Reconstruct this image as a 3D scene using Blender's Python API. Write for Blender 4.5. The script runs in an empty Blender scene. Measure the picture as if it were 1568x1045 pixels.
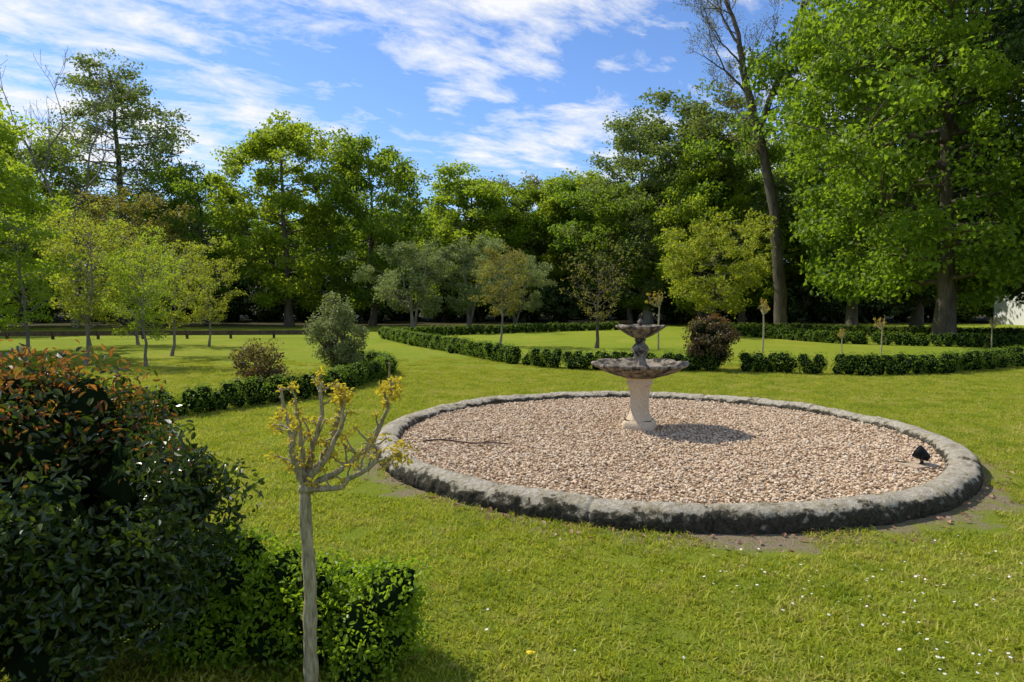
import bpy, math, numpy as np
from mathutils import Vector, noise
S=bpy.context.scene
COL=S.collection
def rad(a): return math.radians(a)

# ------------------------------------------------------------ geometry utils
class Geo:
    def __init__(s): s.V=[];s.F=[];s.n=0
    def add(s,v,f,m=0,smooth=False):
        v=np.asarray(v,dtype=np.float32); f=np.asarray(f,dtype=np.int64)
        if len(f)==0: return
        s.V.append(v); s.F.append((f+s.n,m,smooth)); s.n+=len(v)
    def mesh(s,name,mats):
        me=bpy.data.meshes.new(name)
        V=np.concatenate(s.V)
        me.vertices.add(len(V)); me.vertices.foreach_set('co',V.ravel())
        loops=np.concatenate([f.ravel() for f,_,_ in s.F]).astype(np.int32)
        tot=np.concatenate([np.full(len(f),f.shape[1]) for f,_,_ in s.F]).astype(np.int32)
        st=np.concatenate([[0],np.cumsum(tot)[:-1]]).astype(np.int32)
        me.loops.add(len(loops)); me.loops.foreach_set('vertex_index',loops)
        me.polygons.add(len(tot)); me.polygons.foreach_set('loop_start',st)
        try: me.polygons.foreach_set('loop_total',tot)
        except Exception: pass
        for m in mats: me.materials.append(m)
        me.polygons.foreach_set('material_index',np.concatenate([np.full(len(f),m) for f,m,_ in s.F]).astype(np.int32))
        me.polygons.foreach_set('use_smooth',np.concatenate([np.full(len(f),sm) for f,_,sm in s.F]).astype(bool))
        me.update(calc_edges=True)
        return me
    def obj(s,name,mats,loc=(0,0,0),parent=None):
        return mkobj(name,s.mesh(name,mats),loc,parent)
def mkobj(name,me,loc=(0,0,0),parent=None,rz=0,sc=1):
    o=bpy.data.objects.new(name,me); COL.objects.link(o)
    o.location=loc; o.rotation_euler=(0,0,rz)
    o.scale=(sc,sc,sc) if not hasattr(sc,'__len__') else sc
    if parent: o.parent=parent
    return o
def empty(name,loc=(0,0,0)):
    e=bpy.data.objects.new(name,None); COL.objects.link(e); e.location=loc; e.empty_display_size=0.2
    return e
def nrm(a): return a/(np.linalg.norm(a,axis=-1,keepdims=True)+1e-9)
def tube(G,pts,rr,sides=6,m=0,cap=True):
    P=np.asarray(pts,float); K=len(P)
    T=np.gradient(P,axis=0); T=nrm(T)
    ref=np.array([0.31,0.17,0.93]) if abs(nrm(P[-1]-P[0])[2])<0.8 else np.array([0.95,0.2,0.1])
    A=nrm(np.cross(T,ref)); B=np.cross(T,A)
    an=np.linspace(0,2*np.pi,sides,endpoint=False)
    R=np.asarray(rr,float)[:,None,None]
    V=P[:,None,:]+R*(np.cos(an)[None,:,None]*A[:,None,:]+np.sin(an)[None,:,None]*B[:,None,:])
    V=V.reshape(-1,3)
    i=np.arange(K-1)[:,None]*sides; j=np.arange(sides)[None,:]; j2=(j+1)%sides
    F=np.stack([i+j,i+j2,i+sides+j2,i+sides+j],-1).reshape(-1,4)
    G.add(V,F,m,True)
def leaves(G,rng,C,out,size,aspect=0.6,up=0.4,outw=0.4,m=0,near=False):
    N=len(C)
    if N==0: return
    n=nrm(rng.normal(size=(N,3)))+np.array([0,0,up])+outw*out
    n=nrm(n); t=nrm(np.cross(n,rng.normal(size=(N,3)))); b=np.cross(n,t)
    s=(size*rng.uniform(0.6,1.35,N))[:,None]
    if near:
        tp=[(0,0,0),(.3,.42,.10),(.68,.40,.06),(1,0,-.12),(.68,-.40,.06),(.3,-.42,.10)]
        fc=np.array([[0,1,2,3],[0,3,4,5]])
    else:
        tp=[(0,0,0),(.45,.5,.08),(1,0,-.06),(.45,-.5,.08)]; fc=np.array([[0,1,2,3]])
    k=len(tp)
    V=np.stack([C+s*(a*t+w*aspect*b+h*n) for a,w,h in tp],1).reshape(-1,3)
    F=(np.arange(N)[:,None,None]*k+fc[None]).reshape(-1,4)
    G.add(V,F,m)
def clump_pts(rng,cs,rs,per,flat=0.75,pw=2.4):
    cs=np.asarray(cs); rs=np.asarray(rs)
    M=len(cs); d=nrm(rng.normal(size=(M*per,3)))
    r=rng.uniform(0,1,M*per)**(1/pw)
    rr=np.repeat(rs,per)
    off=d*(r*rr)[:,None]; off[:,2]*=flat
    return np.repeat(cs,per,axis=0)+off,d
def ico():
    p=(1+5**.5)/2
    v=np.array([(-1,p,0),(1,p,0),(-1,-p,0),(1,-p,0),(0,-1,p),(0,1,p),(0,-1,-p),(0,1,-p),(p,0,-1),(p,0,1),(-p,0,-1),(-p,0,1)])/math.sqrt(1+p*p)
    f=np.array([(0,11,5),(0,5,1),(0,1,7),(0,7,10),(0,10,11),(1,5,9),(5,11,4),(11,10,2),(10,7,6),(7,1,8),(3,9,4),(3,4,2),(3,2,6),(3,6,8),(3,8,9),(4,9,5),(2,4,11),(6,2,10),(8,6,7),(9,8,1)])
    return v,f
IV,IF=ico()
def blobs(G,rng,cs,rs,m,flat=1.0,jit=0.15,zr=True):
    cs=np.asarray(cs,float); M=len(cs)
    rs=np.asarray(rs,float)
    V=IV[None]*rs[:,None,None]*(1+rng.normal(0,jit,(M,12,1)))
    V[:,:,2]*=flat
    a=rng.uniform(0,6.28,M); c,s=np.cos(a)[:,None],np.sin(a)[:,None]
    x=V[:,:,0]*c-V[:,:,1]*s; y=V[:,:,0]*s+V[:,:,1]*c
    V=np.stack([x,y,V[:,:,2]],-1)+cs[:,None]
    F=(np.arange(M)[:,None,None]*12+IF[None]).reshape(-1,3)
    G.add(V.reshape(-1,3),F,m)
def lathe(G,prof,seg=64,m=0,fn=None,smooth=True):
    prof=np.asarray(prof,float); K=len(prof)
    an=np.linspace(0,2*np.pi,seg,endpoint=False)
    V=np.zeros((K,seg,3))
    for k,(r,z) in enumerate(prof):
        q=fn(an,r,z) if fn else (np.full(seg,r),np.full(seg,z))
        V[k,:,0]=q[0]*np.cos(an); V[k,:,1]=q[0]*np.sin(an); V[k,:,2]=q[1]
    i=np.arange(K-1)[:,None]*seg; j=np.arange(seg)[None]; j2=(j+1)%seg
    F=np.stack([i+j,i+j2,i+seg+j2,i+seg+j],-1).reshape(-1,4)
    G.add(V.reshape(-1,3),F,m,smooth)
def box(G,c,s,m=0,rz=0,tx=0,bev=0.0):
    x,y,z=[q/2 for q in s]
    V=np.array([(a*x,b*y,cc*z) for a in(-1,1) for b in(-1,1) for cc in(-1,1)],float)
    F=np.array([(0,1,3,2),(4,6,7,5),(0,4,5,1),(2,3,7,6),(0,2,6,4),(1,5,7,3)])
    if tx:
        c1,s1=math.cos(tx),math.sin(tx); V=np.stack([V[:,0],V[:,1]*c1-V[:,2]*s1,V[:,1]*s1+V[:,2]*c1],-1)
    c1,s1=math.cos(rz),math.sin(rz); V=np.stack([V[:,0]*c1-V[:,1]*s1,V[:,0]*s1+V[:,1]*c1,V[:,2]],-1)
    G.add(V+np.array(c),F,m)

# ------------------------------------------------------------ materials
class NT:
    def __init__(s,name):
        s.mat=bpy.data.materials.new(name); s.mat.use_nodes=True
        s.t=s.mat.node_tree; s.t.nodes.clear()
        s.out=s.n('ShaderNodeOutputMaterial')
    def n(s,typ,**kw):
        nd=s.t.nodes.new(typ)
        for k,v in kw.items(): setattr(nd,k,v)
        return nd
    def l(s,a,b): s.t.links.new(a,b)
    def pos(s): return s.n('ShaderNodeNewGeometry').outputs['Position']
    def noise(s,scale,detail=4,rough=.55,vec=None,dist=0):
        nd=s.n('ShaderNodeTexNoise'); nd.inputs['Scale'].default_value=scale; nd.inputs['Detail'].default_value=detail
        nd.inputs['Roughness'].default_value=rough; nd.inputs['Distortion'].default_value=dist
        s.l(vec if vec is not None else s.pos(),nd.inputs['Vector']); return nd.outputs['Fac']
    def ramp(s,fac,stops,interp='LINEAR'):
        r=s.n('ShaderNodeValToRGB'); cr=r.color_ramp; cr.interpolation=interp
        while len(cr.elements)<len(stops): cr.elements.new(0.5)
        for e,(p,c) in zip(cr.elements,stops):
            e.position=p; e.color=(*c,1) if hasattr(c,'__len__') else (c,c,c,1)
        s.l(fac,r.inputs['Fac']); return r.outputs['Color']
    def math(s,op,a,b=None,clamp=False):
        m=s.n('ShaderNodeMath',operation=op,use_clamp=clamp)
        for i,q in enumerate((a,b)):
            if q is None: continue
            if isinstance(q,(int,float)): m.inputs[i].default_value=q
            else: s.l(q,m.inputs[i])
        return m.outputs[0]
    def mix(s,fac,a,b,typ='MIX'):
        m=s.n('ShaderNodeMix',data_type='RGBA',blend_type=typ)
        if isinstance(fac,(int,float)): m.inputs[0].default_value=fac
        else: s.l(fac,m.inputs[0])
        for i,q in ((6,a),(7,b)):
            if isinstance(q,tuple): m.inputs[i].default_value=(*q,1)
            else: s.l(q,m.inputs[i])
        return m.outputs[2]
    def bump(s,h,strength,dist=0.02):
        b=s.n('ShaderNodeBump'); b.inputs['Strength'].default_value=strength; b.inputs['Distance'].default_value=dist
        s.l(h,b.inputs['Height']); return b.outputs[0]
    def principled(s,col,rough=0.8,spec=0.3,normal=None):
        p=s.n('ShaderNodeBsdfPrincipled'); p.inputs['Roughness'].default_value=rough
        p.inputs['Specular IOR Level'].default_value=spec
        if isinstance(col,tuple): p.inputs['Base Color'].default_value=(*col,1)
        else: s.l(col,p.inputs['Base Color'])
        if normal is not None: s.l(normal,p.inputs['Normal'])
        return p.outputs[0]
    def fin(s,sh): s.l(sh,s.out.inputs['Surface']); return s.mat
def leafmat(name,stops,trans=(0.2,0.3,0.02),tf=0.42,rough=0.5,spec=0.3,vary=0.25,nscale=0.6):
    k=NT(name); g=k.n('ShaderNodeNewGeometry'); oi=k.n('ShaderNodeObjectInfo')
    c=k.ramp(g.outputs['Random Per Island'],stops)
    nz=k.noise(nscale,2)
    v=k.math('ADD',k.math('MULTIPLY',nz,1.3),0.42)
    v=k.math('ADD',v,k.math('MULTIPLY',k.math('SUBTRACT',oi.outputs['Random'],0.5),vary))
    hsv=k.n('ShaderNodeHueSaturation'); k.l(c,hsv.inputs['Color']); k.l(v,hsv.inputs['Value'])
    k.l(k.math('ADD',k.math('MULTIPLY',oi.outputs['Random'],0.03*vary/0.25),0.478),hsv.inputs['Hue'])
    p=k.principled(hsv.outputs[0],rough,spec)
    if tf<=0: return k.fin(p)
    tr=k.n('ShaderNodeBsdfTranslucent')
    tc=k.mix(0.7,hsv.outputs[0],trans)
    k.l(tc,tr.inputs['Color'])
    m=k.n('ShaderNodeMixShader'); m.inputs[0].default_value=tf
    k.l(p,m.inputs[1]); k.l(tr.outputs[0],m.inputs[2])
    return k.fin(m.outputs[0])
def barkmat(name,a,b,sc=14):
    k=NT(name); tc=k.n('ShaderNodeTexCoord').outputs['Object']
    mp=k.n('ShaderNodeMapping'); mp.inputs['Scale'].default_value=(1,1,0.25); k.l(tc,mp.inputs['Vector'])
    f=k.noise(sc,6,.65,mp.outputs[0])
    return k.fin(k.principled(k.ramp(f,[(.3,a),(.7,b)]),.9,.15,k.bump(f,.8,.02)))
M={}
M['leaf_bright']=leafmat('leaf_bright',[(0,(.07,.125,.010)),(.5,(.13,.205,.015)),(1,(.21,.29,.022))],(.56,.70,.03),.54)
M['leaf_chestnut']=leafmat('leaf_chestnut',[(0,(.05,.10,.010)),(.5,(.095,.165,.014)),(1,(.17,.25,.02))],(.42,.60,.025),.50,vary=.1)
M['leaf_mid']=leafmat('leaf_mid',[(0,(.05,.10,.010)),(.5,(.09,.16,.013)),(1,(.15,.23,.02))],(.40,.56,.025),.50)
M['leaf_dark']=leafmat('leaf_dark',[(0,(.022,.050,.010)),(.5,(.042,.08,.012)),(1,(.07,.12,.015))],(.14,.24,.015),.0)
M['leaf_yellow']=leafmat('leaf_yellow',[(0,(.11,.15,.015)),(.5,(.17,.22,.02)),(1,(.26,.29,.03))],(.60,.64,.035),.50)
M['leaf_pale']=leafmat('leaf_pale',[(0,(.11,.15,.05)),(.5,(.17,.215,.07)),(1,(.27,.30,.13))],(.36,.44,.09),.38)
M['leaf_blue']=leafmat('leaf_blue',[(0,(.07,.11,.03)),(.5,(.115,.165,.042)),(1,(.17,.215,.055))],(.36,.46,.06),.42)
M['leaf_copper']=leafmat('leaf_copper',[(0,(.11,.09,.025)),(.5,(.15,.14,.03)),(1,(.19,.20,.035))],(.42,.38,.04),.44)
M['leaf_photinia']=leafmat('leaf_photinia',[(0,(.014,.032,.008)),(.6,(.030,.062,.010)),(1,(.075,.11,.014))],(.14,.22,.012),.28,.30,.5,.1,3)
M['leaf_red']=leafmat('leaf_red',[(0,(.16,.045,.012)),(.4,(.22,.09,.02)),(.7,(.22,.16,.03)),(1,(.13,.17,.02))],(.60,.25,.03),.42,.4,.35,.1,3)
M['leaf_purple']=leafmat('leaf_purple',[(0,(.05,.028,.014)),(.5,(.07,.045,.016)),(1,(.08,.10,.018))],(.24,.13,.02),.3,.4,.4,.1,3)
M['leaf_box']=leafmat('leaf_box',[(0,(.07,.16,.010)),(.5,(.14,.26,.012)),(1,(.26,.38,.02))],(.54,.74,.025),.48,.4,.35,.1,3)
M['leaf_boxfar']=leafmat('leaf_boxfar',[(0,(.05,.11,.010)),(.5,(.09,.17,.012)),(1,(.16,.25,.02))],(.34,.52,.02),.40,.45,.35,.1,1.5)
M['leaf_bud']=leafmat('leaf_bud',[(0,(.34,.28,.03)),(.5,(.54,.42,.03)),(1,(.56,.48,.06))],(.82,.68,.04),.48,.5,.3,.1,3)
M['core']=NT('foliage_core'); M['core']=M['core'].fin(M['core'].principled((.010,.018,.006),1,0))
M['bark']=barkmat('bark',(.05,.04,.028),(.16,.13,.095),6)
M['bark_grey']=barkmat('bark_grey',(.10,.09,.07),(.28,.25,.20),8)
M['bark_young']=barkmat('bark_young',(.14,.11,.05),(.54,.46,.29),60)
M['wood']=barkmat('weathered_wood',(.04,.028,.018),(.14,.10,.07),20)

# grass blades
k=NT('grass_blades'); g=k.n('ShaderNodeNewGeometry')
big=k.noise(.55,5,.6)
base=k.ramp(big,[(.36,(.40,.39,.03)),(.5,(.32,.37,.024)),(.64,(.48,.43,.06))])
isl=k.ramp(g.outputs['Random Per Island'],[(0,(.12,.20,.015)),(.4,(.30,.36,.025)),(.75,(.52,.51,.06)),(1,(.70,.60,.24))])
c=k.mix(.58,base,isl)
c=k.mix(k.ramp(k.noise(7,4,.65),[(.52,0.),(.64,.7)]),c,(.46,.36,.13))
c=k.mix(k.ramp(k.noise(2.2,5,.65),[(.38,.75),(.52,0.)]),c,(.15,.24,.015))
c=k.mix(k.ramp(k.noise(1.1,5,.65),[(.55,0.),(.66,.6)]),c,(.52,.45,.14))
p=k.principled(c,.6,.15); tr=k.n('ShaderNodeBsdfTranslucent'); k.l(k.mix(.5,c,(.72,.72,.03)),tr.inputs['Color'])
ms=k.n('ShaderNodeMixShader'); ms.inputs[0].default_value=.42; k.l(p,ms.inputs[1]); k.l(tr.outputs[0],ms.inputs[2]); M['grass']=k.fin(ms.outputs[0])

CX,CY,R=1.674,8.12,3.27
# ground
k=NT('lawn_ground'); pos=k.pos(); sx=k.n('ShaderNodeSeparateXYZ'); k.l(pos,sx.inputs[0])
n1=k.noise(.5,6,.6); n2=k.noise(14,8,.7); n3=k.noise(70,4,.7); n4=k.noise(2.5,5,.65); n5=k.noise(.16,4,.6)
lawn=k.ramp(n1,[(.35,(.33,.36,.03)),(.5,(.28,.35,.024)),(.66,(.42,.395,.055))])
lawn=k.mix(k.math('MULTIPLY',n2,.75),lawn,k.ramp(n3,[(.35,(.13,.18,.014)),(.55,(.33,.37,.025)),(.7,(.48,.47,.07))]))
lawn=k.mix(k.ramp(n4,[(.52,0.),(.70,.5)]),lawn,(.42,.36,.11))
lawn=k.mix(k.ramp(n5,[(.40,.4),(.55,0.)]),lawn,(.17,.27,.015))
dirt=k.ramp(n3,[(.3,(.20,.15,.09)),(.5,(.38,.29,.19)),(.7,(.54,.44,.32))])
dirt=k.mix(k.ramp(n2,[(.50,0.),(.62,.7)]),dirt,(.24,.26,.05))
dv=k.n('ShaderNodeVectorMath',operation='DISTANCE'); k.l(pos,dv.inputs[0]); dv.inputs[1].default_value=(CX+.05,CY-.16,0)
dd=k.math('ADD',dv.outputs['Value'],k.math('MULTIPLY',k.math('SUBTRACT',n4,.5),1.4))
dm=k.ramp(k.math('SUBTRACT',dd,3.2),[(.0,1.),(.26,0.)])
col=k.mix(dm,lawn,dirt)
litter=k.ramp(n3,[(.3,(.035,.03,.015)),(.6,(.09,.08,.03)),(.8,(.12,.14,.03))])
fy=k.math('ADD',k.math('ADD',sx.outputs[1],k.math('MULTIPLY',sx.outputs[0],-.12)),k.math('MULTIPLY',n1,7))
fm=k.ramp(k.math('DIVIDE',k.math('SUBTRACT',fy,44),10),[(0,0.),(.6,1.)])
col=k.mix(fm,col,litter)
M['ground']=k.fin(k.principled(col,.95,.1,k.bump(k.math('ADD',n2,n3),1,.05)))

# gravel pebbles
k=NT('gravel_pebbles'); g=k.n('ShaderNodeNewGeometry')
c=k.ramp(g.outputs['Random Per Island'],[(0,(.24,.16,.09)),(.2,(.46,.32,.19)),(.45,(.61,.44,.28)),(.7,(.69,.53,.36)),(.88,(.78,.66,.49)),(1,(.34,.29,.22))])
c=k.mix(k.math('MULTIPLY',k.noise(60,3),.30),c,(.43,.30,.18))
M['pebble']=k.fin(k.principled(c,.85,.15))
k=NT('gravel_bed'); M['gbed']=k.fin(k.principled(k.ramp(k.noise(60,4),[(.35,(.16,.10,.06)),(.65,(.38,.27,.17))]),.95,.1))

# curb stone
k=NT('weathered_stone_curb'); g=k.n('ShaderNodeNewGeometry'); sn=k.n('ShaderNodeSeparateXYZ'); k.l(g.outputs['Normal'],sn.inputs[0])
a=k.noise(3.6,9,.72); b=k.noise(30,6,.75); a2=k.noise(9,6,.7)
stone=k.ramp(b,[(.3,(.32,.27,.19)),(.5,(.50,.44,.33)),(.7,(.72,.66,.54))])
stone=k.mix(k.ramp(a2,[(.48,0.),(.62,.7)]),stone,(.30,.24,.12))
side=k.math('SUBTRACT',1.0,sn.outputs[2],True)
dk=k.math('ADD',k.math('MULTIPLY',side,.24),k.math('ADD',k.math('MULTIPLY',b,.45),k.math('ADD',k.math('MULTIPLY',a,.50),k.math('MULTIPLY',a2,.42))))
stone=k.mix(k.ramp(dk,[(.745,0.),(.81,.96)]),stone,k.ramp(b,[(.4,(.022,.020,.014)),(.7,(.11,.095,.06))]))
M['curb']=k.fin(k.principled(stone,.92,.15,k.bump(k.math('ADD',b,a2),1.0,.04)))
def stonemat(name,stops,dark,thr):
    k=NT(name)
    a=k.noise(9,7,.7); b=k.noise(50,5,.7)
    c=k.ramp(b,stops)
    c=k.mix(k.ramp(a,[(thr,0.),(thr+.14,1.)]),c,dark)
    return k.fin(k.principled(c,.9,.15,k.bump(k.math('ADD',a,b),.7,.012)))
M['st_light']=stonemat('sandstone_pale',[(.3,(.54,.41,.26)),(.7,(.76,.61,.43))],(.34,.25,.15),.58)
M['st_slab']=stonemat('slab_stone',[(.3,(.36,.27,.18)),(.7,(.54,.43,.30))],(.25,.19,.12),.5)
M['st_dark']=stonemat('sandstone_weathered',[(.3,(.16,.125,.09)),(.7,(.44,.37,.28))],(.04,.034,.027),.43)
def flat(name,c,r=.7,sp=.3):
    k=NT(name); return k.fin(k.principled(k.mix(k.math('MULTIPLY',k.noise(25,4),.4),c,tuple(q*.6 for q in c)),r,sp))
M['black']=flat('black_painted_metal',(.008,.008,.009),.65,.2)
M['white']=flat('white_render',(.75,.75,.72),.9)
M['slate']=flat('slate_roof',(.12,.12,.14),.7)
M['glass']=flat('dark_glass',(.03,.04,.05),.1,.6)
M['petal']=flat('daisy_petals',(.8,.8,.78),.7)
M['yellow']=flat('dandelion_yellow',(.75,.55,.02),.7)
M['dry']=leafmat('dry_leaves',[(0,(.18,.10,.05)),(.6,(.34,.22,.12)),(1,(.48,.36,.22))],(.3,.18,.08),.2,.8,.1,.1,3)

# ------------------------------------------------------------ ground
G=Geo(); L=500
xs=np.concatenate([[-L,-120],np.linspace(-60,60,49),[120,L]]); ys=np.concatenate([[-L,-60],np.linspace(-20,90,45),[160,L]])
XX,YY=np.meshgrid(xs,ys); V=np.stack([XX,YY,0*XX],-1).reshape(-1,3); nx=len(xs)
i=np.arange(len(ys)-1)[:,None]*nx+np.arange(nx-1)[None]
G.add(V,np.stack([i,i+1,i+nx+1,i+nx],-1).reshape(-1,4),0,True)
G.obj('ground',[M['ground']])

# grass tiles, face-instanced
rng=np.random.default_rng(5)
G=Geo(); NB=1150; T=.29
bp=np.stack([rng.uniform(-T,T,NB),rng.uniform(-T,T,NB),np.full(NB,-.002)],-1)
cl_=np.array([noise.noise(Vector((x*13,y*13,3))) for x,y in bp[:,:2]])
an=rng.uniform(0,6.28,NB); h=rng.uniform(.014,.044,NB)*(1-.35*rng.random(NB))*(1+1.3*cl_); w=rng.uniform(.0028,.0062,NB)
lean=rng.uniform(.1,1.6,NB); la=rng.uniform(0,6.28,NB)
wd=np.stack([np.cos(an),np.sin(an),0*an],-1)*w[:,None]; ld=np.stack([np.cos(la),np.sin(la),0*la],-1)
mid=bp+ld*(h*lean*.35)[:,None]+np.array([0,0,1])*(h*.6)[:,None]
tip=bp+ld*(h*lean)[:,None]+np.array([0,0,1])*h[:,None]
V=np.stack([bp-wd,bp+wd,mid+wd*.8,mid-wd*.8,tip],1).reshape(-1,3)
b0=np.arange(NB)*5
me_g=Geo(); me_g.add(V,np.stack([b0,b0+1,b0+2,b0+3],-1),0)
F3=np.stack([b0+3,b0+2,b0+4],-1); me_g.F.append((F3,0,False))
pts=[]
y=2.2
while y<20:
    x=-.82*y-1.5
    while x<.82*y+1.5:
        px,py=x+rng.uniform(-.09,.09),y+rng.uniform(-.09,.09)
        dx,dy=px-CX,py-CY; d=math.hypot(dx,dy)
        front=max(0,-dy/max(d,.01))
        lim=R+.20+.08*front+.45*(noise.noise(Vector((px*1.3,py*1.3,0))))
        if d>lim and (y<15 or rng.random()<(20-y)/5): pts.append((px,py))
        x+=.48
    y+=.48
pts=np.array(pts); N=len(pts); a=rng.uniform(0,6.28,N); q=.05
cor=[]
for kk in range(4):
    aa=a+kk*np.pi/2; cor.append(np.stack([pts[:,0]+q*np.cos(aa),pts[:,1]+q*np.sin(aa),np.full(N,.001)],-1))
V=np.stack(cor,1).reshape(-1,3); F=np.arange(4*N).reshape(N,4)
G=Geo(); G.add(V,F); lawn=G.obj('lawn_grass',[M['grass']])
lawn.instance_type='FACES'; lawn.show_instancer_for_render=False; lawn.show_instancer_for_viewport=False
mkobj('grass_tuft',me_g.mesh('grass_tuft',[M['grass']]),parent=lawn)

# ------------------------------------------------------------ basin
basin=empty('fountain_basin',(CX,CY,0))
prof=[(0.0,-.03),(-.008,.03),(-.010,.07),(-.002,.105),(.014,.135),(.04,.158),(.08,.172),(.13,.178),(.18,.174),(.225,.162),(.26,.14),(.275,.11),(.285,.07),(.285,.0)]
pr=np.array(prof); tt=np.linspace(0,len(pr)-1,34); pr=np.stack([np.interp(tt,range(len(pr)),pr[:,i]) for i in(0,1)],-1)
SEG=1500; NJ=23
V=np.zeros((len(pr),SEG,3)); rj=np.random.default_rng(3)
tilt=rj.uniform(-.010,.010,NJ+1); rad_off=rj.uniform(-.008,.008,NJ+1)
for j in range(SEG):
    th=2*math.pi*j/SEG; u=th/(2*math.pi)*NJ; ji=int(u)%NJ; fr=u-int(u); dj=min(fr,1-fr)*2*math.pi*R/NJ
    gr=.013*math.exp(-(dj/.014)**2)
    for i_,(o,z) in enumerate(pr):
        c,s=math.cos(th),math.sin(th)
        P=Vector((c*(R-o)*1.0,s*(R-o),z))
        n_=noise.fractal(P*1.8,1,2,4)*.024+noise.fractal(P*12,1,2,4)*.014
        oo=o+(gr+n_)*(1 if o<.14 else -1)*min(1,abs(o-.14)/.09); zz=z
        if z>.09: zz=z+(-gr+n_*.9+tilt[ji])*min(1,(z-.09)/.08)
        rr=R-oo+rad_off[ji]
        V[i_,j]=(c*rr,s*rr,zz)
K=len(pr); i=np.arange(K-1)[:,None]*SEG; j=np.arange(SEG)[None]; j2=(j+1)%SEG
G=Geo(); G.add(V.reshape(-1,3),np.stack([i+j,i+j2,i+SEG+j2,i+SEG+j],-1).reshape(-1,4),0,True)
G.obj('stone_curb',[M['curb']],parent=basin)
G=Geo(); an=np.linspace(0,2*np.pi,128,endpoint=False)
V=np.concatenate([[[0,0,.07]],np.stack([np.cos(an)*3.05,np.sin(an)*3.05,0*an+.07],-1)])
G.add(V,[(0,1+i,1+(i+1)%128) for i in range(128)]); G.obj('gravel_bed',[M['gbed']],parent=basin)
rng=np.random.default_rng(8)
G=Geo(); NP=46000
r_=3.01*np.sqrt(rng.random(NP)); a=rng.uniform(0,6.283,NP)
px,py=r_*np.cos(a),r_*np.sin(a)
hz=np.array([noise.noise(Vector((x*1.1,y*1.1,2)))*.016+noise.noise(Vector((x*5,y*5,7)))*.010 for x,y in zip(px,py)])
sz=rng.uniform(.009,.019,NP)*rng.uniform(.8,1.2,NP)
cz=.078+hz+rng.uniform(-.004,.018,NP)
V=IV[None]*sz[:,None,None]*np.stack([rng.uniform(.8,1.3,NP),rng.uniform(.6,1.,NP),rng.uniform(.45,.85,NP)],-1)[:,None,:]
V=V*(1+rng.normal(0,.10,(NP,12,1)))
aa=rng.uniform(0,6.28,NP)[:,None]; ti=rng.normal(0,.4,NP)[:,None]
x,y,z=V[:,:,0],V[:,:,1],V[:,:,2]
y,z=y*np.cos(ti)-z*np.sin(ti),y*np.sin(ti)+z*np.cos(ti)
x,y=x*np.cos(aa)-y*np.sin(aa),x*np.sin(aa)+y*np.cos(aa)
V=np.stack([x+px[:,None],y+py[:,None],z+cz[:,None]],-1).reshape(-1,3)
G.add(V,(np.arange(NP)[:,None,None]*12+IF[None]).reshape(-1,3),0)
G.obj('gravel',[M['pebble']],parent=basin)

# ------------------------------------------------------------ fountain
FX,FY=1.60,8.5
ft=empty('stone_fountain',(FX,FY,.07))
def squareish(an,r,z,amt):
    m=1/np.maximum(np.abs(np.cos(an+.35)),np.abs(np.sin(an+.35)))
    return r*(1+(np.minimum(m,1.32)-1)*amt)
G=Geo()
lathe(G,[(0,.0),(.19,.0),(.195,.03),(.19,.09),(.175,.11),(.16,.125)],64,0,lambda a,r,z:(squareish(a,r,z,1),np.full(len(a),z)))
lathe(G,[(.16,.125),(.15,.15),(.125,.20),(.112,.26),(.112,.36),(.118,.44),(.13,.52),(.145,.56),(.16,.575),(.165,.60),(.15,.62),(.17,.64),(.22,.66)],64,0,
      lambda a,r,z:(r*(1+.03*np.cos(8*a)),np.full(len(a),z)))
G.obj('pedestal',[M['st_light']],parent=ft)
def scal(n,amp,r0,dz):
    def f(a,r,z):
        w=np.clip((r-r0*.35)/(r0*.65),0,1)**1.5
        lob=np.abs(np.cos(a*n/2))**.6
        return r*(1+amp*(lob-.6)*w), z+dz*w*(lob-.5)
    return f
G=Geo()
lathe(G,[(.14,.65),(.22,.665),(.33,.69),(.44,.73),(.52,.775),(.555,.795),(.575,.80),(.585,.815),(.583,.835),(.57,.845),(.545,.842),(.52,.825),(.44,.78),(.33,.745),(.2,.73),(0,.725)],128,0,scal(8,.10,.58,.02))
G.obj('lower_bowl',[M['st_dark']],parent=ft)
G=Geo()
lathe(G,[(.13,.725),(.125,.78),(.10,.80),(.085,.82),(.07,.85),(.07,.90),(.085,.95),(.105,1.0),(.10,1.03),(.08,1.06),(.06,1.08),(.055,1.10),(.065,1.115),(.07,1.13),(.055,1.145)],48,0,
      lambda a,r,z:(r*(1+.04*np.cos(10*a)),np.full(len(a),z)))
G.obj('upper_stem',[M['st_dark']],parent=ft)
G=Geo()
lathe(G,[(.05,1.14),(.08,1.15),(.14,1.175),(.20,1.21),(.255,1.25),(.285,1.27),(.298,1.28),(.30,1.298),(.29,1.305),(.27,1.298),(.2,1.26),(.12,1.24),(0,1.235)],96,0,scal(8,.09,.3,.012))
G.obj('upper_bowl',[M['st_dark']],parent=ft)
G=Geo()
lathe(G,[(.05,1.235),(.04,1.27),(.02,1.29),(.02,1.31),(.034,1.33),(.036,1.35),(.026,1.37),(.012,1.385),(.008,1.40),(0,1.41)],24,0,lambda a,r,z:(r*(1+.12*np.cos(6*a)),np.full(len(a),z)))
G.obj('finial',[M['st_dark']],parent=ft)

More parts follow.
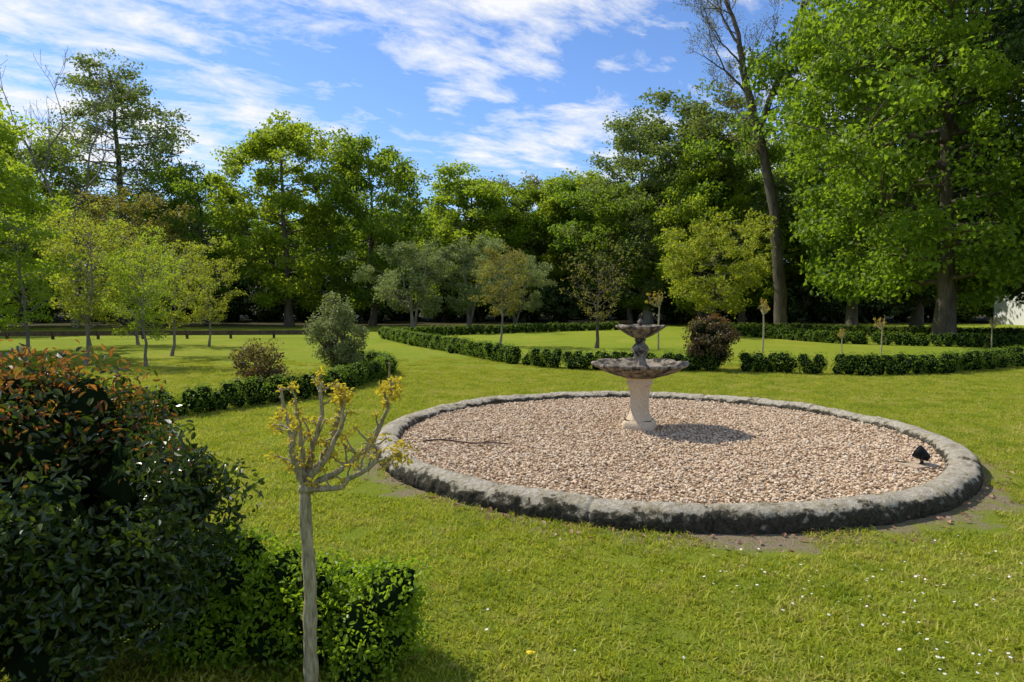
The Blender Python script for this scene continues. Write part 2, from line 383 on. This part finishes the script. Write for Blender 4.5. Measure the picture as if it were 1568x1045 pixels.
# stick, spotlight, slab
G=Geo(); t=np.linspace(0,1,14)
tube(G,np.stack([-.99+.95*t,7.52+.06*np.sin(t*5)-.10*t,.122+.012*np.sin(t*9)],-1),.011-.003*t,6)
tube(G,[(-.35,7.44,.12),(-.25,7.50,.13),(-.17,7.53,.12)],[.006,.005,.002],5)
G.obj('fallen_stick',[M['wood']])
sl=empty('garden_spotlight',(3.95,6.50,.09))
G=Geo()
# tapered round flood-lamp housing with hood, on a stirrup
ax=nrm(np.array([-.75,.45,.55])); c0=np.array([0,0,.12])
tube(G,[c0-ax*.075,c0-ax*.07,c0-ax*.03,c0+ax*.02,c0+ax*.055,c0+ax*.06],[.004,.028,.045,.062,.068,.060],14)
tube(G,[c0+ax*.05,c0+ax*.051],[.062,.001],14)
tube(G,[(.0,0,-.02),(0,0,.04)],[.014,.014],8)
tube(G,[(-.03,-.07,.13),(-.035,-.075,.05),(0,0,.03),(.035,.075,.05),(.03,.07,.13)],[.008]*5,6)
tube(G,[(0,0,.02),(-.08,.06,.02),(-.15,.05,.03),(-.20,.10,.03)],[.006]*4,6)
G.obj('lamp_head',[M['black']],parent=sl)
G=Geo(); box(G,(-.02,.0,.005),(.30,.22,.04),0,rz=.3); G.obj('stone_slab',[M['st_slab']],parent=sl)

# ------------------------------------------------------------ trees
def env(t,shape):
    t=np.clip(t,0,1)
    if shape=='round': return np.sin(np.pi*(t*.88+.06))**.55
    if shape=='cone': return (1-t)**.6*.95+.08
    if shape=='vase': return np.sin(np.pi*(t**1.4*.8+.08))**.7
    if shape=='tall': return np.sin(np.pi*(t**.75*.9+.06))**.7
def tree_mesh(name,seed,H,Rc,base,mats,nprim=26,nsec=5,per=110,leaf=.16,cr=.75,tr=None,shape='round',rise=.3,stems=1,up=.25,aspect=.7,sides=8,drop=.15):
    rng=np.random.default_rng(seed); G=Geo(); tr=tr or H*.018
    cs=[];rs=[]
    ph=rng.uniform(0,6.28,4)
    for s in range(stems):
        K=10; hz=np.linspace(0,.9*H,K)
        wob=np.cumsum(rng.normal(0,H*.010,(K,2)),0); wob[0]=0
        if stems>1:
            a=s*6.28/stems+rng.random(); wob+=np.outer(np.linspace(0,1,K)**.8,[math.cos(a),math.sin(a)])*Rc*.35
        tp=np.column_stack([wob,hz])
        rr=tr*(1-np.linspace(0,1,K)**.9*.88); rr[0]*=1.35
        tube(G,tp,rr,sides+2,0)
        for i in range(nprim//stems):
            f=(i+rng.random())/(nprim//stems); t=base*.92+(0.97-base)*f
            z0=t*H*.92; p0=np.array([np.interp(z0,hz,tp[:,0]),np.interp(z0,hz,tp[:,1]),min(z0,.9*H)])
            a=i*2.39996+rng.normal(0,.3)
            tz=(t-base)/(1-base)
            e=Rc*env(tz,shape)*(1+.22*math.sin(2*a+ph[0]+3*tz)+.15*math.sin(3*a+ph[1]-5*tz))*rng.uniform(.72,1.08)
            if rng.random()<drop: e*=.6
            d=np.array([math.cos(a),math.sin(a),0])
            L=e; up_=L*rise*rng.uniform(.4,1.5)
            s_=np.linspace(0,1,6)[:,None]
            P=p0+d*L*s_+np.array([0,0,1])*up_*s_**1.3+np.cumsum(rng.normal(0,L*.02,(6,3)),0)*(s_>0)
            r0=max(.012,tr*(1-t*.85)*.42)
            tube(G,P,r0*(1-s_[:,0]*.85),5,0)
            cs.append(P[-1]); rs.append(cr*rng.uniform(.6,1.1))
            for q in range(nsec):
                w=rng.uniform(.3,.95)
                b0=np.array([np.interp(w,s_[:,0],P[:,c]) for c in range(3)])
                a2=a+rng.choice([-1,1])*rng.uniform(.4,1.5); l2=L*rng.uniform(.2,.45)
                d2=np.array([math.cos(a2),math.sin(a2),rng.uniform(-.25,.9)])
                Q=b0+d2*l2*np.linspace(0,1,4)[:,None]+rng.normal(0,l2*.04,(4,3))*np.array([0,1,1,1])[:,None]
                tube(G,Q,r0*.45*(1-np.linspace(0,1,4)*.8),4,0)
                cs.append(Q[-1]); rs.append(cr*rng.uniform(.4,1.05))
        cs.append(tp[-1]+[0,0,H*.05]); rs.append(cr*.8)
    cs=np.array(cs); rs=np.array(rs)
    if per>0:
        C,d=clump_pts(rng,cs,rs,per,.62,2.0)
        C+=rng.normal(0,cr*.09,C.shape)
        leaves(G,rng,C,d,leaf,aspect,up,.35,1)
    return G.mesh(name,mats)
def rec_tree(name,seed,starts,mats,per=0,leaf=.1,spread=.5,upb=.12,trunk=None):
    rng=np.random.default_rng(seed); G=Geo(); tips=[]
    if trunk:
        for pts_,r0,r1 in trunk:
            pts_=np.array(pts_,float); t=np.linspace(0,len(pts_)-1,16)
            Q=np.stack([np.interp(t,range(len(pts_)),pts_[:,c]) for c in range(3)],-1)+rng.normal(0,.03,(16,3)); tube(G,Q,np.linspace(r0,r1,16),10,0)
    def br(p,d,L,r,k,depth):
        n=5; P=[p]; dd=d.copy()
        for _ in range(n):
            dd=nrm(dd+rng.normal(0,.12,3)+np.array([0,0,.05])); P.append(P[-1]+dd*L/n)
        P=np.array(P); re=r*.62 if k>0 else r*.25
        rr_=np.maximum(np.linspace(r,re,n+1),.009)
        tube(G,P,rr_,8 if r>.08 else (5 if r>.03 else 3),0)
        if k==0: tips.append(P[-1]); tips.append(P[3]); return
        nb=2 if k>depth-2 else rng.integers(2,4)
        a0=rng.uniform(0,6.28)
        for i in range(nb):
            a=a0+i*6.28/nb+rng.normal(0,.3)
            x=nrm(np.cross(dd,[.3,.5,.1])); y=np.cross(dd,x)
            sp=spread*rng.uniform(.6,1.3)
            nd=nrm(dd+sp*(math.cos(a)*x+math.sin(a)*y)+np.array([0,0,upb]))
            br(P[-1],nd,L*rng.uniform(.62,.88),re*rng.uniform(.7,.95),k-1,depth)
        for i in range(3):
            w=rng.integers(1,5); a=rng.uniform(0,6.28); x=nrm(np.cross(dd,[.3,.5,.1])); y=np.cross(dd,x)
            nd=nrm(dd*.5+math.cos(a)*x+math.sin(a)*y+np.array([0,0,.3]))
            br(P[w],nd,L*rng.uniform(.35,.6),re*.45,max(0,k-2),depth)
    for p,d,L,r,k in starts: br(np.array(p,float),nrm(np.array(d,float)),L,r,k,k)
    tips=np.array(tips)
    if per:
        C,d=clump_pts(rng,tips,np.full(len(tips),.30),per,1)
        leaves(G,rng,C,d,leaf,.7,.3,.2,1)
    return G.mesh(name,mats)

B=M['bark']
tm={}
tm['br']=tree_mesh('deciduous_bright',1,13,3.5,.10,[B,M['leaf_bright']],38,6,120,.185,.86)
tm['br2']=tree_mesh('deciduous_bright_b',2,12,3.7,.10,[B,M['leaf_bright']],36,6,120,.185,.90,shape='tall')
tm['mid']=tree_mesh('deciduous_mid',3,12,3.8,.10,[B,M['leaf_mid']],36,6,110,.20,.92)
tm['mid2']=tree_mesh('deciduous_mid_b',4,12,4.3,.08,[B,M['leaf_mid']],36,6,110,.20,.95,stems=3)
tm['dark']=tree_mesh('deciduous_dark',5,12,3.8,.10,[B,M['leaf_dark']],32,6,110,.22,1.0)
tm['pale']=tree_mesh('spring_pale',6,14,3.6,.12,[M['bark_grey'],M['leaf_blue']],40,6,105,.165,.88,shape='tall')
tm['copper']=tree_mesh('spring_copper',7,8,2.6,.2,[B,M['leaf_copper']],26,5,60,.14,.6)
tm['larch']=tree_mesh('larch',8,18,3.9,.16,[B,M['leaf_blue']],60,7,54,.165,.74,shape='tall',rise=.10,drop=.12)
HH={'br':13,'br2':12,'mid':12,'mid2':12,'dark':12,'pale':14,'copper':8,'larch':18}
def P(kind,name,x,y,H,rz=0,w=1.0,parent=None):
    s=H/HH[kind]; return mkobj(name,tm[kind],(x,y,0),parent,rz,(s*w,s*w,s))
P('br2','maple_tree',-18.0,21.5,8.5,.4,1.10)
P('mid','maple_tree',-16.6,16.5,7.6,1.9,1.0)  # added out of view to cast dappled shade on the left lawn
P('br2','maple_tree',-28.5,35,10.6,2.4,1.1)
P('larch','larch_tree',-25.8,46,19.0,.5,1.15)
P('mid','lime_tree',-20.2,45,10.6,2,1.0)
P('br','poplar_tree',-13.7,42,13.4,1.0,1.05)
P('mid','poplar_tree',-9.0,44,12.2,2.2,.95)
P('br','lime_tree',-3.2,52,12.0,3.1,1.25)
P('mid2','lime_tree',.3,54,11.0,1.1,1.1)
P('br2','lime_tree',3.8,53,11.8,.2,1.15)
P('mid','lime_tree',6.6,52,11.2,1.2,1.1)
P('pale','ash_tree',9.2,46,15.0,.6,1.10)
P('mid','ash_tree',8.2,47,10.5,5.1,.95)
P('br2','ash_tree',12.0,43,11.5,1.7,.95)
P('copper','copper_tree',-20.8,38,8.0,.3,1.1)
P('copper','copper_tree',.6,58,12.4,2.3,1.0)
P('pale','ash_tree',13.6,47,16.5,2.4,1.15)
P('mid','ash_tree',14.8,44,13.5,.9,.9)
P('mid','lime_tree',17.4,35,18,4.0,.80)
P('dark','lime_tree',22.5,38,15,1.2,1.1)
P('mid','lime_tree',-31.5,42,13,1.2,1.1)
P('br','lime_tree',-36,38,13,2.2,1.1)
me=tree_mesh('chestnut_right',21,20,6.8,.12,[B,M['leaf_chestnut']],68,8,150,.20,1.12,tr=.36,shape='round',rise=.05,drop=.08)
mkobj('chestnut_tree',me,(17.4,27.5,0))
me=tree_mesh('cedar_right',22,21,6.0,.10,[B,M['leaf_dark']],50,8,130,.20,1.05,tr=.4,shape='tall',rise=.05)
mkobj('dark_cedar_tree',me,(21.4,24.6,0))
# tall ash: leaning trunk, forked high crown, nearly leafless
T1=[(0,0,0),(-.15,0,3),(-.5,0,6.4),(-1.35,.2,10.6),(-2.1,.3,13.2),(-2.5,.2,15.2)]
T2=[(-1.35,.2,10.6),(-.9,0,12.3),(-.1,-.2,14.4),(.5,-.2,16.6)]
st=[((-2.5,.2,15.2),(-.15,0,1),2.8,.13,5),((-2.5,.2,15.2),(-.6,.5,1),2.2,.08,4),((.5,-.2,16.6),(.2,.1,1),2.4,.11,5),((.5,-.2,16.6),(.7,-.4,1),2.0,.08,4),
    ((-1.9,.25,12.6),(-1,.2,.8),1.9,.08,4),((-1.0,.1,9.2),(-1,-.3,.45),1.5,.06,4),((-.2,-.2,14.2),(1,.2,.6),1.7,.07,4),((-.7,0,7.6),(.9,.3,.5),1.4,.05,3),((-2.1,.3,13.2),(.1,-1,.7),1.8,.06,4),((-1.1,.1,11.5),(.6,.8,.9),1.8,.06,4),((-2.2,.3,14),(-.9,-.5,.9),1.8,.06,4),
    ((-1.4,.2,10.8),(-1,.6,.7),1.6,.06,4),((-.9,0,12.3),(.8,-.4,.6),1.6,.06,4)]
me=rec_tree('bare_tall',31,st,[M['bark'],M['leaf_copper']],per=3,leaf=.08,spread=.50,trunk=[(T1,.36,.15),(T2,.19,.12)])
mkobj('bare_ash_tree',me,(14.6,37,0))
st=[((0,0,4.5),(-.2,0,1),3.2,.11,4),((0,0,4.5),(.3,.2,1),3.0,.10,4),((0,0,3.5),(-.8,.2,.7),2.2,.06,3),((0,0,3),(.8,-.2,.7),2.2,.06,3)]
me=rec_tree('bare_left',33,st,[M['bark_grey'],M['leaf_pale']],per=1,leaf=.07,spread=.42,trunk=[([(0,0,0),(.05,0,2),(0,0,4.5)],.2,.13)])
mkobj('bare_ash_tree',me,(-25.6,40,0),rz=1,sc=1.15)

# distant forest mass
df=empty('distant_forest')
rng=np.random.default_rng(77)
kinds=['mid','br','mid2','br2','dark','mid']
n=0
for row,(yy,hh,stp) in enumerate([(57,9.2,5.2),(66,10.6,6.0)]):
    x=-58+row*2
    while x<60:
        kd=kinds[rng.integers(len(kinds))]
        H=hh*rng.uniform(.85,1.1)+(3.5 if x>14 else 0)+(1.5 if x<-30 else 0)
        P(kd,'forest_tree_%02d'%n,x+rng.uniform(-1,1),yy+rng.uniform(-2,2)-max(0,(x-12))*.25,H,rng.uniform(0,6.28),rng.uniform(1.2,1.5),df); n+=1
        x+=rng.uniform(stp*.85,stp*1.15)
ug=empty('undergrowth')
def shrub_mesh(name,seed,mat,H,Rr,ncl,per,leaf,cr,near=False,mats2=None,redtop=0,aspect=.6,core=True,bark=None,conic=.9,stem=True,redmax=.9):
    rng=np.random.default_rng(seed); G=Geo()
    d=nrm(rng.normal(size=(ncl,3))); r=rng.uniform(.25,1,ncl)**.45
    cs=d*r[:,None]*np.array([Rr-cr*.6,Rr-cr*.6,H/2-cr*.5])
    cs*=1+.12*np.sin(d[:,:1]*5+seed)+.1*np.sin(d[:,1:2]*4+seed*2)
    cs[:,2]+=H/2; cs[:,2]=np.maximum(cs[:,2],cr*.5)
    rs=cr*rng.uniform(.6,1.15,ncl)
    if stem:
        for i in range(0,ncl,max(1,ncl//24)):
            m_=np.array([cs[i,0]*.3,cs[i,1]*.3,cs[i,2]*.5])
            tube(G,[(rng.normal(0,.03),rng.normal(0,.03),0),m_,cs[i]],[.02*H,.012*H,.003*H],5,0)
    C,dd=clump_pts(rng,cs,rs,per,.9,2.2)
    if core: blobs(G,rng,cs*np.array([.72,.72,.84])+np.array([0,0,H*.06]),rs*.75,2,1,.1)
    o=C-np.array([0,0,H/2]); o=nrm(o)
    if redtop>0:
        pr_=np.clip((C[:,2]/H-(1-redtop))/redtop,0,1)*redmax; m_=rng.random(len(C))<pr_
        leaves(G,rng,C[~m_],o[~m_],leaf,aspect,.3,.6,1,near); leaves(G,rng,C[m_],o[m_],leaf*.9,aspect*.8,.1,.4,3,near)
    else: leaves(G,rng,C,o,leaf,aspect,.3,.6,1,near)
    return G.mesh(name,[bark or B,mat,M['core']]+([mats2] if mats2 else []))
s1=shrub_mesh('under_dark',41,M['leaf_dark'],3.2,2.0,60,80,.18,.6)
s2=shrub_mesh('under_mid',42,M['leaf_mid'],3.0,2.0,60,80,.18,.6)
x=-50;i=0
while x<50:
    yy=51+rng.uniform(-3,3)-(max(0,x-20))*.3 ; s=rng.uniform(.7,1.25)
    mkobj('shrub_%02d'%i,s1 if rng.random()<.6 else s2,(x,yy,0),ug,rng.uniform(0,6.28),s); i+=1
    mkobj('shrub_%02d'%i,s1,(x+1.2,yy+6,0),ug,rng.uniform(0,6.28),s*1.4); i+=1
    x+=rng.uniform(2.2,3.4)
me=tree_mesh('olive_like',51,4.6,2.3,.18,[M['bark_grey'],M['leaf_pale']],26,6,90,.10,.45,stems=3,tr=.08)
mkobj('willow_tree',me,(-5.2,36,0)); mkobj('willow_tree',me,(-2.4,38.5,0),rz=2,sc=1.12)
mkobj('willow_tree',me,(.2,41,0),rz=4,sc=.95)
me=tree_mesh('yellow_maple',52,5.3,3.0,.24,[B,M['leaf_yellow']],34,6,65,.115,.42,tr=.09,rise=.25)
mkobj('young_maple_tree',me,(9.6,32.5,0))
om=[tree_mesh('orchard_%d'%q,60+q,3.8,1.25,.27,[M['bark_grey'],M['leaf_bright'] if q%2 else M['leaf_yellow']],30,6,30,.06,.24,tr=.05,rise=.6,sides=6) for q in range(3)]
for x,y,s,q,r in [(-10.9,17.4,1.02,0,0),(-9.15,17,.80,1,1),(-10.2,20.4,.92,2,2),(-13.4,18.8,1.1,1,3),(-10.9,24.5,.85,0,4),(-15.5,25,1.15,0,1),(-14.,25.5,1.05,1,0)]:
    mkobj('young_fruit_tree',om[q],(x,y,0),rz=r,sc=s)
me=tree_mesh('cherry_copper',70,3.75,1.2,.34,[M['bark_grey'],M['leaf_copper']],26,5,36,.07,.24,tr=.045,rise=.6,sides=6)
mkobj('young_cherry_tree',me,(-.45,24.7,0))
me=tree_mesh('apple_sparse',71,3.0,1.35,.34,[B,M['leaf_copper']],26,7,7,.06,.22,tr=.07,rise=.7,sides=6,shape='vase')
mkobj('apple_tree',me,(2.95,23.7,0))

# ------------------------------------------------------------ hedges
def hedge(name,path,h,w,seed,per=420,leaf=.035,step=.22,mat='leaf_boxfar',gaps=()):
    rng=np.random.default_rng(seed); path=np.array(path,float)
    seg=np.linalg.norm(np.diff(path,axis=0),axis=1); cum=np.concatenate([[0],np.cumsum(seg)]); G=Geo(); cs=[];rs=[]
    s=0
    while s<cum[-1]:
        if not any(a<s<b for a,b in gaps):
            x=np.interp(s,cum,path[:,0]); y=np.interp(s,cum,path[:,1])
            hh=h*(1+.14*noise.noise(Vector((x*.9,y*.9,seed)))+.10*noise.noise(Vector((x*3,y*3,seed))))
            for q in range(3):
                cs.append((x+rng.normal(0,w*.12),y+rng.normal(0,w*.12),hh*[.25,.5,.72][q])); rs.append(w*.5*rng.uniform(.85,1.12)*(1,1.05,.95)[q])
        s+=step
    cs=np.array(cs); rs=np.array(rs); rs=np.minimum(rs,h*.36 if h<w*1.2 else 9)
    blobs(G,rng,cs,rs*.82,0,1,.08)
    C,d=clump_pts(rng,cs,rs*1.12,per//3,1,6)
    k_=C[:,2]>0.01; leaves(G,rng,C[k_],d[k_],leaf,.6,.35,.6,1)
    return G.obj(name,[M['core'],M[mat]])
hedge('box_hedge',[(-6.8,8.6),(-4.9,9.75),(-4.2,10.7),(-3.55,11.6),(-3.0,13.2),(-2.75,15.2),(-3.2,16.6),(-4.6,17.6)],.42,.5,1,700,.036)
hedge('box_hedge',[(-5.6,29.8),(-3.8,25.6),(-2.2,22.5),(-.24,18.3),(1.15,16.6),(2.2,16.1),(4.2,16.1),(5.3,15.9),(6.35,15.6),(7.05,15.3),(7.9,15.15),(9.8,15.5),(12.8,17.2),(17,19.5)],.47,.5,2,520,.04,
      gaps=((13.4,13.75),(14.9,15.1),(18.9,19.2),(20.35,20.55),(21.1,21.25)))
hedge('box_hedge',[(10.0,33),(11.2,30),(12.4,26.4),(14.6,25),(17.5,23.8),(22,23)],.45,.55,3,360,.05)
hedge('box_hedge',[(-5.4,30.3),(-2,33),(2.2,36),(6,38)],.42,.5,4,260,.06)
hedge('box_hedge',[(9.5,36),(14,32.5),(19,29.5),(26,27)],.5,.6,5,260,.06)

# ------------------------------------------------------------ shrubs
me=shrub_mesh('photinia_far',81,M['leaf_purple'],1.42,.68,70,150,.05,.2,redtop=.25,mats2=M['leaf_red'])
mkobj('photinia_bush',me,(4.72,16.2,0))
me=shrub_mesh('purple_shrub',82,M['leaf_purple'],.95,.55,50,80,.05,.17,redtop=.8,mats2=M['leaf_copper'],core=False)
mkobj('berberis_shrub',me,(-4.3,11.7,.1))
me=shrub_mesh('pale_shrub',83,M['leaf_pale'],1.72,.64,80,130,.055,.19,core=False)
mkobj('euonymus_shrub',me,(-3.65,14.2,.06))

me=shrub_mesh('photinia_near',90,M['leaf_photinia'],1.46,.80,150,230,.040,.19,near=True,redtop=.34,mats2=M['leaf_red'],aspect=.50,redmax=.75)
mkobj('photinia_bush',me,(-2.0,2.95,0))
def near_hedge(name,cs,rs,seed,per,leaf):
    rng=np.random.default_rng(seed); G=Geo(); cs=np.array(cs,float); rs=np.array(rs,float)
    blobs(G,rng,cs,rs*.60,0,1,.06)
    C,d=clump_pts(rng,cs,rs,per,1,3.2)
    f=1+.55*np.array([noise.noise(Vector(q)*7) for q in C]); C=np.repeat(cs,per,axis=0)+(C-np.repeat(cs,per,axis=0))*f[:,None]
    k_=C[:,2]>0.005
    leaves(G,rng,C[k_],d[k_],leaf,.62,.35,.5,1,True)
    return G.obj(name,[M['core'],M['leaf_box']])
cs=[];rs=[];rng=np.random.default_rng(12)
for q in range(26):
    t=q/25; x=-1.65+1.12*t+rng.normal(0,.03); y=3.25-.12*t+rng.normal(0,.08)
    lump=1+.17*math.sin(q*1.1)
    for z in (.12,.27,.39): cs.append((x,y,z*(1-.22*t)*lump+rng.normal(0,.025))); rs.append(.155*rng.uniform(.7,1.2))
near_hedge('box_hedge',cs,rs,13,560,.025)

# ------------------------------------------------------------ pollard trees
def pollard(name,loc,sc=1,seed=0,rz=0,th=.97):
    rng=np.random.default_rng(seed); G=Geo()
    z=np.linspace(0,th,30)
    tube(G,np.stack([.012*np.sin(z*3.1)+.003*np.sin(z*13),.01*np.cos(z*4),z],-1),(.029-.007*z/th)*(1+.07*np.sin(z*31)+.05*np.sin(z*57)),12,0)
    k0=np.array([.012*math.sin(th*3.1),.01*math.cos(th*4),th])
    limbs=[[(-.02,0,.05),(-.05,.02,.16),(-.075,.03,.28),(-.09,.03,.385)],
           [(0,.02,.06),(.03,.04,.18),(.06,.05,.29),(.05,.06,.40)],
           [(.03,-.02,.05),(.10,-.03,.13),(.15,-.02,.24),(.155,-.01,.36)],
           [(.06,.0,.03),(.18,.02,.10),(.27,.03,.20),(.31,.03,.30),(.33,.02,.38)],
           [(.05,-.03,.0),(.16,-.05,.035),(.27,-.06,.10),(.37,-.06,.155)],
           [(-.01,-.03,.06),(-.02,-.09,.15),(.0,-.12,.24)],
           [(-.01,.0,.08),(.0,-.02,.18),(-.02,-.03,.30)],
           [(.01,.05,.05),(.08,.11,.15),(.10,.15,.25)]]
    bl=[];bs=[];tips=[]
    for L in limbs:
        Pp=np.array([(0,0,0)]+L)+k0
        t=np.linspace(0,len(Pp)-1,12); Q=np.stack([np.interp(t,range(len(Pp)),Pp[:,c]) for c in range(3)],-1)+rng.normal(0,.005,(12,3))
        rr=np.linspace(.013,.005,12)*(1+.3*rng.random(12)); tube(G,Q,rr,7,0)
        bl.append(Q[-1]); bs.append(.011); tips.append(Q[-1])
        for i in range(3,12):
            for _ in range(rng.integers(0,3)):
                d=nrm(rng.normal(size=3)*.8+np.array([0,0,1.0])); l=rng.uniform(.03,.11); e=Q[i]+d*l
                tube(G,[Q[i],Q[i]+d*l*.5+rng.normal(0,.005,3),e],[.005,.0036,.0028],5,0); bl.append(e); bs.append(.006); tips.append(e)
            bl.append(Q[i]+rng.normal(0,.004,3)); bs.append(.008)
    bl.append(k0); bs.append(.034)
    blobs(G,rng,bl,bs,0,1,.2)
    tips=np.array(tips); tips=tips[rng.random(len(tips))<.9]
    C,d=clump_pts(rng,tips,np.full(len(tips),.020),15,1)
    leaves(G,rng,C,d,.019,.5,.8,.3,1,True)
    ex=np.array([limbs[3][-1],limbs[4][-1],limbs[2][-1]])+k0
    C,d=clump_pts(rng,ex,np.array([.05,.055,.04]),90,1); leaves(G,rng,C,d,.024,.5,.8,.3,1,True)
    return G.mesh(name,[M['bark_young'],M['leaf_bud']])
pm=pollard('pollard',(0,0,0),1,5)
mkobj('pollarded_tree',pm,(-.80,2.6,0))
pm2=pollard('pollard_b',(0,0,0),1,6,th=1.25)
mkobj('pollarded_tree',pm2,(7.7,20.9,0),rz=1)
mkobj('pollarded_tree',pm2,(4.95,23,0),rz=3,sc=1.15)
mkobj('pollarded_tree',pm,(11.4,21,0),rz=2,sc=.8)
mkobj('pollarded_tree',pm,(9.35,19.3,0),rz=4,sc=.62)
mkobj('pollarded_tree',pm,(15.9,22.6,0),rz=5,sc=.8)

# ------------------------------------------------------------ low fence, cottage
G=Geo()
x0,y0,x1,y1=-34,27.5,-8.6,30
for q in range(15):
    t=q/14; box(G,(x0+(x1-x0)*t,y0+(y1-y0)*t,.17),(.09,.09,.36),0,rz=.1)
for q in range(14):
    t=(q+.5)/14; box(G,(x0+(x1-x0)*t,y0+(y1-y0)*t-.07,.25),(1.79,.05,.20),0,rz=math.atan2(y1-y0,x1-x0))
G.obj('low_wooden_fence',[M['wood']])
G=Geo()
for q in range(5): box(G,(3.6+q*.9,42,.15),(.08,.08,.34),0)
box(G,(5.4,41.94,.32),(3.9,.05,.14),0)
G.obj('low_wooden_fence',[M['wood']])
ct=empty('white_cottage',(37,45,0))
G=Geo(); box(G,(0,0,1.3),(7,5,2.6),0); G.obj('walls',[M['white']],parent=ct)
G=Geo(); V=[(-3.8,-2.9,2.55),(3.8,-2.9,2.55),(3.8,2.9,2.55),(-3.8,2.9,2.55),(-3.8,0,4.6),(3.8,0,4.6)]
G.add(V,[(0,1,5,4),(2,3,4,5)]); G.add(np.array(V)+[0,0,.002],[(0,4,3),(1,2,5)]); G.obj('roof',[M['slate']],parent=ct)
G=Geo(); box(G,(-1.8,-2.52,1.4),(1,.06,1.1),0); box(G,(1.9,-2.52,1.4),(1,.06,1.1),0); G.obj('windows',[M['glass']],parent=ct)
G=Geo(); box(G,(0,-2.52,1.02),(.95,.06,2.04),0); G.obj('door',[M['wood']],parent=ct)

# ------------------------------------------------------------ flowers, litter
rng=np.random.default_rng(99); G=Geo()
fl=[]
for c in [(1.9,3.5,.45),(2.5,3.9,.5),(2.1,3.05,.35),(3.3,4.3,.6),(1.5,4.1,.4),(2.9,3.2,.5)]:
    for q in range(26): fl.append((c[0]+rng.normal(0,c[2]*.6),c[1]+rng.normal(0,c[2]*.5)))
for q in range(60): fl.append((rng.uniform(-.2,5),rng.uniform(3,6)))
for x,y in fl:
    if math.hypot(x-CX,y-CY)<R+.4: continue
    z=rng.uniform(.035,.055); r=rng.uniform(.006,.010); tx,ty=rng.normal(0,.25,2)
    npet=8; vs=[(x,y,z)]
    for q in range(npet*2):
        a=q*math.pi/npet; rr=r if q%2==0 else r*.65; vs.append((x+rr*math.cos(a),y+rr*math.sin(a),z+rr*(tx*math.cos(a)+ty*math.sin(a))))
    G.add(vs,[(0,1+q,1+(q+1)%(2*npet)) for q in range(2*npet)],0)
    blobs(G,rng,[(x,y,z+.001)],[r*.3],1,.5,.05)
G.obj('daisies',[M['petal'],M['yellow']])
G=Geo(); blobs(G,rng,[(.08,3.08,.06),(.10,3.09,.055)],[.016,.012],0,.5,.1); tube(G,[(.08,3.08,0),(.08,3.08,.055)],[.002,.002],5,1); G.obj('dandelion_flower',[M['yellow'],M['leaf_box']])
G=Geo(); N=480; a=rng.uniform(0,6.28,N); rr=R+.02+np.abs(rng.normal(0,.16,N))
C=np.stack([CX+rr*np.cos(a),CY+rr*np.sin(a),rng.uniform(.005,.03,N)],-1)
leaves(G,rng,C,np.tile([0,0,1.],(N,1)),.045,.55,1.2,.5,0,True)
G.obj('fallen_leaves',[M['dry']])

# ------------------------------------------------------------ light
sd=Vector((.66,-.36,-.90)).normalized()
sun=bpy.data.lights.new('sun','SUN'); sun.energy=5.0; sun.angle=rad(.53); sun.color=(1,.95,.84)
so=bpy.data.objects.new('sun',sun); COL.objects.link(so); so.rotation_euler=sd.to_track_quat('-Z','Y').to_euler(); so.location=(-20,15,30)
W=bpy.data.worlds.new('World'); S.world=W; W.use_nodes=True
t=W.node_tree; t.nodes.clear()
k=NT.__new__(NT); k.t=t
out=k.n('ShaderNodeOutputWorld'); bg=k.n('ShaderNodeBackground'); bg.inputs['Strength'].default_value=.14
sky=k.n('ShaderNodeTexSky'); sky.sky_type='NISHITA'; sky.sun_disc=False
sky.sun_elevation=math.asin(-sd.z); sky.sun_rotation=math.atan2(-sd.x,-sd.y)%(2*math.pi)
sky.air_density=1.0; sky.dust_density=.2; sky.ozone_density=3.0
tc=k.n('ShaderNodeTexCoord').outputs['Generated']; sp=k.n('ShaderNodeSeparateXYZ'); k.l(tc,sp.inputs[0])
zz=k.math('ADD',k.math('MAXIMUM',sp.outputs[2],0.0),.16)
cb=k.n('ShaderNodeCombineXYZ'); k.l(k.math('DIVIDE',sp.outputs[0],zz),cb.inputs[0]); k.l(k.math('DIVIDE',sp.outputs[1],zz),cb.inputs[1])
mp=k.n('ShaderNodeMapping'); mp.inputs['Rotation'].default_value=(0,0,rad(-35)); mp.inputs['Location'].default_value=(1.3,.4,0); k.l(cb.outputs[0],mp.inputs['Vector'])
mp2=k.n('ShaderNodeMapping'); mp2.inputs['Scale'].default_value=(1.0,1.6,1); k.l(mp.outputs[0],mp2.inputs['Vector'])
cA=k.noise(1.0,3,.5,mp.outputs[0],.3); cB=k.noise(4.0,10,.64,mp2.outputs[0],.3)
cm=k.math('ADD',k.math('MULTIPLY',cA,.56),k.math('MULTIPLY',cB,.62))
mask=k.ramp(cm,[(.56,0.),(.625,.42),(.72,1.)])
sk=k.mix(1.0,sky.outputs[0],(.84,1.0,1.27),'MULTIPLY')
cl=k.mix(mask,sk,(6.9,7.0,7.2))
k.l(cl,bg.inputs['Color']); k.l(bg.outputs[0],out.inputs['Surface'])

cam=bpy.data.cameras.new('camera'); cam.lens=24; cam.sensor_width=36; cam.clip_end=2000; cam.clip_start=.05
co=bpy.data.objects.new('camera',cam); COL.objects.link(co); co.location=(0,0,1.7); co.rotation_euler=(rad(90-3.5),0,0)
S.camera=co
S.view_settings.view_transform='Standard'; S.view_settings.look='None'; S.view_settings.exposure=0
